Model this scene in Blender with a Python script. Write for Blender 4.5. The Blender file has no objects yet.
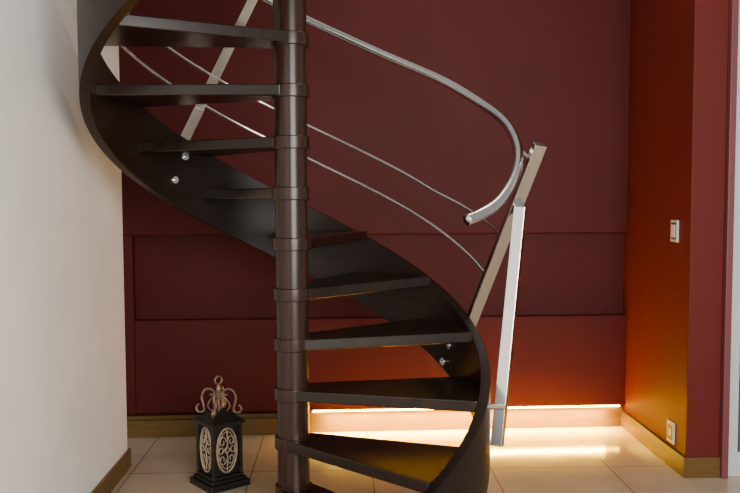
import bpy, bmesh, math
from mathutils import Vector, Matrix
S=bpy.context.scene
D=math.radians

# ---------------- materials ----------------
def mat(name,col,rough=.5,metal=0,noise=0,nscale=6,stretch=(1,1,1),bump=0,emit=None,estr=0,spec=.5,coat=0):
    m=bpy.data.materials.new(name); m.use_nodes=True
    nt=m.node_tree; b=nt.nodes['Principled BSDF']
    b.inputs['Base Color'].default_value=(*col,1)
    b.inputs['Roughness'].default_value=rough
    b.inputs['Metallic'].default_value=metal
    b.inputs['Specular IOR Level'].default_value=spec
    b.inputs['Coat Weight'].default_value=coat
    b.inputs['Coat Roughness'].default_value=.15
    if emit:
        b.inputs['Emission Color'].default_value=(*emit,1); b.inputs['Emission Strength'].default_value=estr
    if noise or bump:
        tc=nt.nodes.new('ShaderNodeTexCoord'); mp=nt.nodes.new('ShaderNodeMapping')
        mp.inputs['Scale'].default_value=stretch
        nz=nt.nodes.new('ShaderNodeTexNoise'); nz.inputs['Scale'].default_value=nscale; nz.inputs['Detail'].default_value=6
        nt.links.new(tc.outputs['Object'],mp.inputs['Vector']); nt.links.new(mp.outputs['Vector'],nz.inputs['Vector'])
        if noise:
            cr=nt.nodes.new('ShaderNodeValToRGB')
            cr.color_ramp.elements[0].position=.3; cr.color_ramp.elements[1].position=.7
            cr.color_ramp.elements[0].color=(*[c*(1-noise) for c in col],1)
            cr.color_ramp.elements[1].color=(*[min(1,c*(1+noise)) for c in col],1)
            nt.links.new(nz.outputs['Fac'],cr.inputs['Fac']); nt.links.new(cr.outputs['Color'],b.inputs['Base Color'])
        if bump:
            bp=nt.nodes.new('ShaderNodeBump'); bp.inputs['Strength'].default_value=bump; bp.inputs['Distance'].default_value=.002
            nt.links.new(nz.outputs['Fac'],bp.inputs['Height']); nt.links.new(bp.outputs['Normal'],b.inputs['Normal'])
    return m
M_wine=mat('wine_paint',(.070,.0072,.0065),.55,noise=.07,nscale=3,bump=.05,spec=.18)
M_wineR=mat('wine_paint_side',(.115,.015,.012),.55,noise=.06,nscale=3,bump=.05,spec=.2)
M_white=mat('white_plaster',(.88,.86,.84),.8,noise=.03,nscale=4,bump=.1)
M_base=mat('brown_skirting',(.13,.070,.014),.4,noise=.2,nscale=8,stretch=(1,1,12))
M_wood=mat('wenge_wood',(.014,.0074,.0052),.25,noise=.5,nscale=9,stretch=(1,8,1),bump=.1,spec=.5)
M_str=mat('wenge_stringer',(.012,.0062,.0046),.40,noise=.35,nscale=9,stretch=(1,1,8),bump=.05,spec=.25)
M_woodc=mat('wenge_column',(.028,.012,.008),.27,noise=.3,nscale=12,stretch=(6,6,.4),spec=.45)
M_steel=mat('brushed_steel',(.80,.80,.80),.18,1,noise=.06,nscale=30,stretch=(1,1,.2))
M_steel_refl=mat('brushed_steel_gold_reflection',(.80,.71,.58),.25,1,noise=.06,nscale=30,stretch=(1,1,.2))  # same stainless steel, with a gold reflection put into its base colour
M_chrome=mat('chrome',(.8,.8,.8),.15,1)
M_black=mat('black_lacquered_wood',(.012,.01,.009),.4,noise=.3,nscale=12)
M_cream=mat('patina_cream_metal',(.46,.36,.25),.45,.3,noise=.3,nscale=40)
M_rust=mat('aged_bronze',(.24,.17,.14),.42,.5,noise=.5,nscale=35)
M_plast=mat('grey_plastic',(.70,.69,.68),.35)
M_dark=mat('dark_plastic',(.05,.05,.055),.4)
M_door=mat('white_door_paint',(.62,.64,.66),.35)
M_trim=mat('wine_trim',(.17,.05,.055),.4)
M_led=mat('led_warm',(1,.7,.3),.5,emit=(1,.56,.01),estr=75)
M_glass=mat('smoky_panel',(.10,.10,.11),.15)

def floor_mat():
    m=bpy.data.materials.new('beige_floor_tiles'); m.use_nodes=True; nt=m.node_tree; b=nt.nodes['Principled BSDF']
    tc=nt.nodes.new('ShaderNodeTexCoord'); mp=nt.nodes.new('ShaderNodeMapping'); mp.inputs['Location'].default_value=(.26,.37,0)
    br=nt.nodes.new('ShaderNodeTexBrick'); br.offset=0; br.squash=1
    br.inputs['Scale'].default_value=1; br.inputs['Brick Width'].default_value=.6; br.inputs['Row Height'].default_value=.6
    br.inputs['Mortar Size'].default_value=.0035; br.inputs['Mortar Smooth'].default_value=.1; br.inputs['Bias'].default_value=0
    br.inputs['Color1'].default_value=(.61,.49,.355,1); br.inputs['Color2'].default_value=(.57,.455,.33,1); br.inputs['Mortar'].default_value=(.27,.20,.14,1)
    nz=nt.nodes.new('ShaderNodeTexNoise'); nz.inputs['Scale'].default_value=5; nz.inputs['Detail'].default_value=8
    mx=nt.nodes.new('ShaderNodeMixRGB'); mx.blend_type='MULTIPLY'; mx.inputs['Fac'].default_value=.3
    L=nt.links.new
    L(tc.outputs['Object'],mp.inputs['Vector']); L(mp.outputs['Vector'],br.inputs['Vector']); L(tc.outputs['Object'],nz.inputs['Vector'])
    L(br.outputs['Color'],mx.inputs['Color1']); L(nz.outputs['Fac'],mx.inputs['Color2']); L(mx.outputs['Color'],b.inputs['Base Color'])
    bp=nt.nodes.new('ShaderNodeBump'); bp.inputs['Strength'].default_value=.4; bp.inputs['Distance'].default_value=.002; bp.invert=True
    L(br.outputs['Fac'],bp.inputs['Height']); L(bp.outputs['Normal'],b.inputs['Normal'])
    b.inputs['Roughness'].default_value=.12
    return m
M_floor=floor_mat()

# ---------------- helpers ----------------
def link(o,parent=None):
    S.collection.objects.link(o)
    if parent: o.parent=parent
    return o
def empty(name,loc=(0,0,0)):
    e=bpy.data.objects.new(name,None); e.location=loc; e.empty_display_size=.1; return link(e)
def from_bm(bm,name,m,parent=None,smooth=False):
    me=bpy.data.meshes.new(name); bm.normal_update(); bm.to_mesh(me); bm.free(); me.materials.append(m)
    if smooth:
        for p in me.polygons: p.use_smooth=True
    return link(bpy.data.objects.new(name,me),parent)
def bevel(o,w,seg=2):
    md=o.modifiers.new('bevel','BEVEL'); md.width=w; md.segments=seg; md.limit_method='ANGLE'; md.angle_limit=D(40); return o
def box(name,x0,x1,y0,y1,z0,z1,m,parent=None,bv=0):
    bm=bmesh.new(); bmesh.ops.create_cube(bm,size=1)
    for v in bm.verts:
        v.co=Vector(((x0+x1)/2+v.co.x*(x1-x0),(y0+y1)/2+v.co.y*(y1-y0),(z0+z1)/2+v.co.z*(z1-z0)))
    o=from_bm(bm,name,m,parent)
    if bv: bevel(o,bv)
    return o
def cyl(name,p0,p1,r0,m,parent=None,r1=None,seg=32,bv=0,caps=True):
    p0=Vector(p0);p1=Vector(p1);d=p1-p0
    bm=bmesh.new(); bmesh.ops.create_cone(bm,cap_ends=caps,segments=seg,radius1=r0,radius2=r0 if r1 is None else r1,depth=d.length)
    q=d.to_track_quat('Z','Y').to_matrix().to_4x4()
    bmesh.ops.transform(bm,matrix=Matrix.Translation((p0+p1)/2)@q,verts=bm.verts)
    o=from_bm(bm,name,m,parent,True)
    md=o.modifiers.new('es','EDGE_SPLIT'); md.split_angle=D(40)
    if bv:
        o.modifiers.remove(md); bevel(o,bv)
        o.modifiers.new('wn','WEIGHTED_NORMAL')
    return o
def tube(name,pts,r,m,parent=None,cyclic=False,smooth=True,res=6):
    P=[Vector(p) for p in pts]; Q=[]
    n=len(P)
    if smooth and n>2:
        rng=range(n) if cyclic else range(n-1)
        for i in rng:
            g=lambda k: P[k%n] if cyclic else P[max(0,min(n-1,k))]
            a,b,c,d=g(i-1),g(i),g(i+1),g(i+2)
            for s in range(res):
                t=s/res
                Q.append(.5*((2*b)+(c-a)*t+(2*a-5*b+4*c-d)*t*t+(3*b-a-3*c+d)*t**3))
        if not cyclic: Q.append(P[-1])
    else: Q=P
    bm=bmesh.new(); rings=[]; N=len(Q); seg=16 if r>.006 else 8
    nrm=None
    for i,q in enumerate(Q):
        if cyclic: t=(Q[(i+1)%N]-Q[i-1]).normalized()
        else: t=(Q[min(N-1,i+1)]-Q[max(0,i-1)]).normalized()
        if nrm is None:
            up=Vector((0,0,1)) if abs(t.z)<.9 else Vector((1,0,0))
            nrm=t.cross(up).normalized()
        else: nrm=(nrm-t*nrm.dot(t)).normalized()
        bi=t.cross(nrm)
        rings.append([bm.verts.new(q+(nrm*math.cos(2*math.pi*k/seg)+bi*math.sin(2*math.pi*k/seg))*r) for k in range(seg)])
    for i in range(N if cyclic else N-1):
        A=rings[i];B=rings[(i+1)%N]
        for k in range(seg): bm.faces.new((A[k],A[(k+1)%seg],B[(k+1)%seg],B[k]))
    if not cyclic:
        bm.faces.new(rings[0][::-1]); bm.faces.new(rings[-1])
    bmesh.ops.recalc_face_normals(bm,faces=bm.faces)
    return from_bm(bm,name,m,parent,True)
def bar(name,p0,p1,w,t,wdir,m,parent=None,bv=.002):
    p0=Vector(p0);p1=Vector(p1);ax=(p1-p0).normalized()
    wd=Vector(wdir); wd=(wd-ax*wd.dot(ax)).normalized(); td=ax.cross(wd)
    bm=bmesh.new(); vs=[]
    for p in (p0,p1):
        for a,b in ((-1,-1),(1,-1),(1,1),(-1,1)):
            vs.append(bm.verts.new(p+wd*a*w/2+td*b*t/2))
    bm.faces.new(vs[0:4][::-1]); bm.faces.new(vs[4:8])
    for k in range(4): bm.faces.new((vs[k],vs[(k+1)%4],vs[4+(k+1)%4],vs[4+k]))
    bmesh.ops.recalc_face_normals(bm,faces=bm.faces)
    o=from_bm(bm,name,m,parent); bevel(o,bv); return o

# ---------------- room ----------------
WX=1.865; BY=1.52; WH=3.4
TILT=Matrix.Translation((WX,BY,0))@Matrix.Rotation(.022,4,'Z')@Matrix.Translation((-WX,-BY,0))
def tl(o): o.data.transform(TILT); return o
box('floor',-2.2,3.6,-4.2,1.9,-.1,0,M_floor)
wb=empty('wall_back')
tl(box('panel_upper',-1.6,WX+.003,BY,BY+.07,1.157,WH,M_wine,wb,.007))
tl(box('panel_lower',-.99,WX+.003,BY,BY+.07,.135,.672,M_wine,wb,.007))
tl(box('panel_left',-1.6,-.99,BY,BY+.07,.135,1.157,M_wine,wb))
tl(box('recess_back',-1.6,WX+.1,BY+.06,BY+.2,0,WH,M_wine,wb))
tl(box('baseboard_back',-1.6,WX,BY+.026,BY+.06,0,.115,M_base,None,.003))
tl(box('trim_1',-1.6,.0,BY-.012,BY+.026,0,.095,M_base,None,.003))
wl=box('wall_left',-1.02,-.9,-4.2,.93,0,WH,M_white,None,.004)
box('baseboard_left',-.9,-.886,-4.2,.944,0,.095,M_base,None,.003)
FY=.655
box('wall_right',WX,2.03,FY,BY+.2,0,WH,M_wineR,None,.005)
box('baseboard_right',WX-.014,WX,FY-.014,BY+.026,0,.1,M_base,None,.003)
box('trim_2',WX,2.03,FY-.014,FY,0,.1,M_base,None,.003)
box('trim_3',2.03,2.062,FY-.03,FY+.1,0,2.6,M_trim,None,.003)
dr=empty('door_1')
box('door_stile',2.064,2.12,FY,FY+.04,.0,2.6,M_door,dr,.003)
box('door_stile_far',2.8,2.86,FY,FY+.04,.0,2.6,M_door,dr,.003)
box('door_rail_top',2.12,2.8,FY,FY+.04,2.5,2.6,M_door,dr,.003)
box('door_rail_bottom',2.12,2.8,FY,FY+.04,.0,.12,M_door,dr,.003)
box('door_panel',2.12,2.8,FY+.015,FY+.025,.12,2.5,M_glass,dr)
box('wall_front_right',2.864,3.6,FY,FY+.12,0,WH,M_white)

# LED strip beneath the wall panel
led=empty('led_strip_light')
tl(box('led_strip',.02,WX-.03,BY+.001,BY+.013,.127,.134,M_led,led))
ld=bpy.data.lights.new('led_glow','AREA'); ld.shape='RECTANGLE'; ld.size=1.65; ld.size_y=.02; ld.energy=88; ld.color=(1,.52,.010)
ld.spread=D(155)
lo=bpy.data.objects.new('led_glow',ld); lo.location=(.92,BY-.035,.128); lo.rotation_euler=(D(-12),0,.022); link(lo,led)

# switch & outlet on the right wall
def plate(name,y,z,outlet):
    e=empty(name)
    box('frame',WX-.010,WX,y-.042,y+.042,z-.055,z+.055,M_plast,e,.003)
    if outlet:
        box('inset',WX-.012,WX-.009,y-.030,y+.030,z-.038,z+.038,M_dark,e,.002)
        cyl('socket',(WX-.013,y,z),(WX-.010,y,z),.02,M_plast,e)
        for s in(-1,1): cyl('hole',(WX-.0145,y+s*.009,z),(WX-.0125,y+s*.009,z),.003,M_dark,e,seg=12)
    else:
        box('inset',WX-.012,WX-.009,y-.03,y+.03,z-.042,z+.042,M_dark,e,.002)
        box('rocker_1',WX-.016,WX-.011,y-.024,y-.001,z-.032,z+.032,M_plast,e,.002)
        box('rocker_2',WX-.016,WX-.011,y+.001,y+.024,z-.032,z+.032,M_plast,e,.002)
plate('light_switch',.83,1.195,False)
plate('wall_outlet',.83,.175,True)

# ---------------- spiral staircase ----------------
st=empty('spiral_staircase')
DEL=28.5; A3=-21; SPAN=34
def tz(k): return 1.8+(k-9)*.1965
RI,RO=.734,.773
def pol(r,a,z=0): return Vector((r*math.cos(D(a)),r*math.sin(D(a)),z))
cyl('column',(0,0,0),(0,0,3.3),.064,M_woodc,st,seg=64)
cyl('base_plate',(0,0,0),(0,0,.02),.12,M_wood,st,seg=48,bv=.004)
def tread(k):
    a0=A3+(k-3)*DEL; a1=a0+SPAN; z=tz(k); am=(a0+a1)/2
    pts=[]
    u=pol(1,am); v=pol(1,am+90)
    pts.append(u*.02-v*.072)
    for i in range(11): pts.append(pol(RI+.002,a0+(a1-a0)*i/10))
    pts.append(u*.02+v*.072)
    bm=bmesh.new()
    top=[bm.verts.new((p.x,p.y,z)) for p in pts]; bot=[bm.verts.new((p.x,p.y,z-.042)) for p in pts]
    bm.faces.new(top); bm.faces.new(bot[::-1]); n=len(pts)
    for i in range(n): bm.faces.new((top[i],bot[i],bot[(i+1)%n],top[(i+1)%n]))
    bmesh.ops.recalc_face_normals(bm,faces=bm.faces)
    o=from_bm(bm,'tread_%d'%k,M_wood,st); bevel(o,.004)
    cyl('collar_%d'%k,(0,0,z-.047),(0,0,z+.003),.0745,M_woodc,st,seg=64,bv=.004)
for k in range(1,14): tread(k)
def zt(a): return 1.345+(a-90)*.0067
H=.33
bm=bmesh.new(); prev=None; aS,aE=-92,290; n=190
for i in range(n+1):
    a=aS+(aE-aS)*i/n; t=zt(a); b=max(0,t-H)
    t=max(t,.012)
    r=[bm.verts.new(pol(RI,a,b)),bm.verts.new(pol(RO,a,b)),bm.verts.new(pol(RO,a,t)),bm.verts.new(pol(RI,a,t))]
    if prev:
        for k in range(4): bm.faces.new((prev[k],prev[(k+1)%4],r[(k+1)%4],r[k]))
    else: bm.faces.new(r)
    prev=r
bm.faces.new(prev[::-1]); bmesh.ops.recalc_face_normals(bm,faces=bm.faces)
so=from_bm(bm,'stringer',M_str,st,True); bevel(so,.003); m_=so.modifiers.new('wn','WEIGHTED_NORMAL')

# balustrade (part of staircase)
P0=Vector((.70,.42,.62)); P1=Vector((.940,-.15,1.565))
ax=(P1-P0).normalized()
bar('newel_leaning',P0,P1,.048,.030,(1,.12,0),M_steel,st)
St=P0+ax*(P1-P0).length*.75+Vector((.012,-.035,0)); Sb=Vector((.785,-.15,.42))
bar('newel_strut',Sb,St,.044,.040,(1,-.50,0),M_steel,st)
cyl('strut_bolt',(.74,-.14,.57),(.815,-.155,.57),.010,M_chrome,st,seg=20)
a=140; L0=pol(.80,a,1.42); T=Vector((math.sin(D(a)),-math.cos(D(a)),0))
L1=L0+T*.62+Vector((0,0,1.0))
bar('baluster_leaning',L0,L1,.046,.030,(1,.3,0),M_steel_refl,st)
def bolt(i,a,z):
    cyl('bolt_cap_%d'%i,pol(RI-.010,a,z),pol(RI+.004,a,z),.018,M_chrome,st,seg=24,bv=.003)
    cyl('bolt_pin_%d'%i,pol(RI-.016,a,z),pol(RI-.008,a,z),.008,M_chrome,st,seg=12)
    cyl('bolt_rod_%d'%i,pol(RO-.004,a,z),pol(RO+.03,a,z),.008,M_chrome,st,seg=12)
bolt(1,29,.645); bolt(2,25.5,.725); bolt(3,138.5,1.45); bolt(4,134,1.555)
hp=[]
for a in range(250,59,-10): hp.append(pol(.80,a,zt(a)+.895))
hp+= [pol(.805,50,1.975),pol(.825,37,1.89),pol(.85,24,1.79),pol(.872,11,1.69),pol(.878,1,1.60),pol(.873,-8,1.515),pol(.855,-17,1.43),pol(.825,-26,1.35),pol(.79,-32,1.31),pol(.765,-36,1.292)]
tube('handrail',hp,.020,M_steel,st)
cyl('rail_pin',P0+ax*(P1-P0).length*.93,(.875,-.06,1.56),.008,M_steel,st,seg=12)
def rod(nm,off,f):
    e=P0+(P1-P0)*f
    ae=math.degrees(math.atan2(e.y,e.x))
    pts=[pol(.80,a,zt(a)+off) for a in range(250,39,-10)]
    re=math.hypot(e.x,e.y)
    z40=zt(40)+off
    for s in (.33,.66,1):
        pts.append(pol(.80+(re-.80)*s,40+(ae-40)*s,z40+(e.z-z40)*s))
    tube(nm,pts,.0065,M_steel,st)
rod('infill_rod_upper',.39,.62)
rod('infill_rod_lower',.23,.44)

# ---------------- lantern ----------------
ln=empty('decorative_lantern')
def lb(name,hw,z0,z1,m=M_black,bv=.003,hw2=None):
    bm=bmesh.new(); vs=[]
    for z,h in((z0,hw),(z1,hw if hw2 is None else hw2)):
        for a,b in((-1,-1),(1,-1),(1,1),(-1,1)): vs.append(bm.verts.new((a*h,b*h,z)))
    bm.faces.new(vs[0:4][::-1]); bm.faces.new(vs[4:8])
    for k in range(4): bm.faces.new((vs[k],vs[(k+1)%4],vs[4+(k+1)%4],vs[4+k]))
    o=from_bm(bm,name,m,ln); bevel(o,bv); return o
lb('base',.102,0,.03); lb('base_step',.090,.03,.045); lb('base_top',.080,.045,.06)
lb('body',.066,.06,.29)
for a in(-1,1):
    for b in(-1,1):
        box('corner_post',a*.07-.008,a*.07+.008,b*.07-.008,b*.07+.008,.06,.29,M_black,ln,.002)
lb('cornice',.088,.29,.305); lb('roof',.086,.305,.335,hw2=.05); lb('roof_cap',.05,.335,.345)
def face_pt(f,u,z,d=.0):
    r=.069+d
    v=Vector((u,-r,z)); v.rotate(Matrix.Rotation(f*math.pi/2,3,'Z')); return v
for f in range(4):
    for rr_,th in ((1,.0046),(.84,.0024)):
        ov=[face_pt(f,.052*rr_*math.cos(t*math.pi/12),.175+.102*rr_*math.sin(t*math.pi/12)) for t in range(24)]
        tube('oval_frame_%d'%f,ov,th,M_cream,ln,cyclic=True,res=2)
    for sx in(-1,1):
        for sz in(-1,1):
            sc=[]
            for t in range(15):
                q=t/14; an=q*2.3*math.pi; rr=.021*(1-q*.75)
                sc.append(face_pt(f,sx*(.022-rr*math.cos(an)*.9),.175+sz*(.040+rr*math.sin(an)*1.3)))
            tube('scroll',sc,.0030,M_cream,ln,res=2)
        tube('side_scroll',[face_pt(f,sx*(.030-.011*math.cos(q*1.1)),.175+.018*math.sin(q*1.1)*(1-q/14)) for q in range(7)],.0030,M_cream,ln,res=2)
    tube('stem_%d'%f,[face_pt(f,0,.080),face_pt(f,.004,.14),face_pt(f,-.004,.175),face_pt(f,.004,.21),face_pt(f,0,.270)],.0032,M_cream,ln,res=3)
    tube('diamond_%d'%f,[face_pt(f,0,.158),face_pt(f,.017,.175),face_pt(f,0,.192),face_pt(f,-.017,.175)],.0030,M_cream,ln,cyclic=True,smooth=False)
    def cp(u,z):
        v=Vector((0,-u*1.15,z)); v.rotate(Matrix.Rotation(f*math.pi/2+math.pi/4,3,'Z')); return v
    tube('crown_strap_%d'%f,[cp(.082,.375),cp(.092,.36),cp(.088,.342),cp(.072,.338),cp(.06,.35),cp(.066,.385),cp(.07,.41),cp(.058,.44),cp(.034,.447),cp(.018,.432),cp(.024,.418),cp(.036,.422)],.0055,M_rust,ln,res=4)
    tube('crown_inner_%d'%f,[cp(.03,.34),cp(.045,.37),cp(.03,.40),cp(.012,.42),cp(.004,.45)],.0042,M_rust,ln,res=4)
cyl('finial_stem',(0,0,.335),(0,0,.47),.005,M_rust,ln,seg=12)
cyl('finial_knob',(0,0,.445),(0,0,.465),.013,M_rust,ln,r1=.007,seg=16)
tube('finial_ring',[(.018*math.cos(t*math.pi/6),0,.488+.018*math.sin(t*math.pi/6)) for t in range(12)],.0042,M_rust,ln,cyclic=True,res=3)
ln.location=(-.395,.665,0); ln.rotation_euler=(0,0,D(38)); ln.scale=(1.03,1.03,1.03)

# ---------------- lights ----------------
def area(name,loc,target,size,energy,col,sy=None):
    l=bpy.data.lights.new(name,'AREA'); l.size=size; l.energy=energy; l.color=col
    if sy: l.shape='RECTANGLE'; l.size_y=sy
    o=bpy.data.objects.new(name,l); o.location=loc
    o.rotation_euler=(Vector(target)-Vector(loc)).to_track_quat('-Z','Y').to_euler(); return link(o)
area('window_daylight',(1.4,-4.0,1.7),(-.8,.8,1.0),2.2,205,(1,.95,.89),2.0)
area('added_contrast_light',(1.0,.1,3.35),(1.0,.3,0),.35,12,(1,.76,.50))  # unseen warm downlight added for contrast, tread sheen and niche lip shadow
w=bpy.data.worlds.new('world'); S.world=w; w.use_nodes=True
w.node_tree.nodes['Background'].inputs[0].default_value=(1,.97,.94,1); w.node_tree.nodes['Background'].inputs[1].default_value=.34

# ---------------- camera ----------------
c=bpy.data.cameras.new('camera'); c.lens=820/740*36; c.sensor_width=36; c.clip_start=.05
co=bpy.data.objects.new('camera',c); co.location=(.197,-3.215,1.37)
co.rotation_euler=(Matrix.Rotation(D(-1.95),3,'Z')@Matrix.Rotation(D(90-3.45),3,'X')@Matrix.Rotation(D(-.2),3,'Z')).to_euler()
link(co); S.camera=co
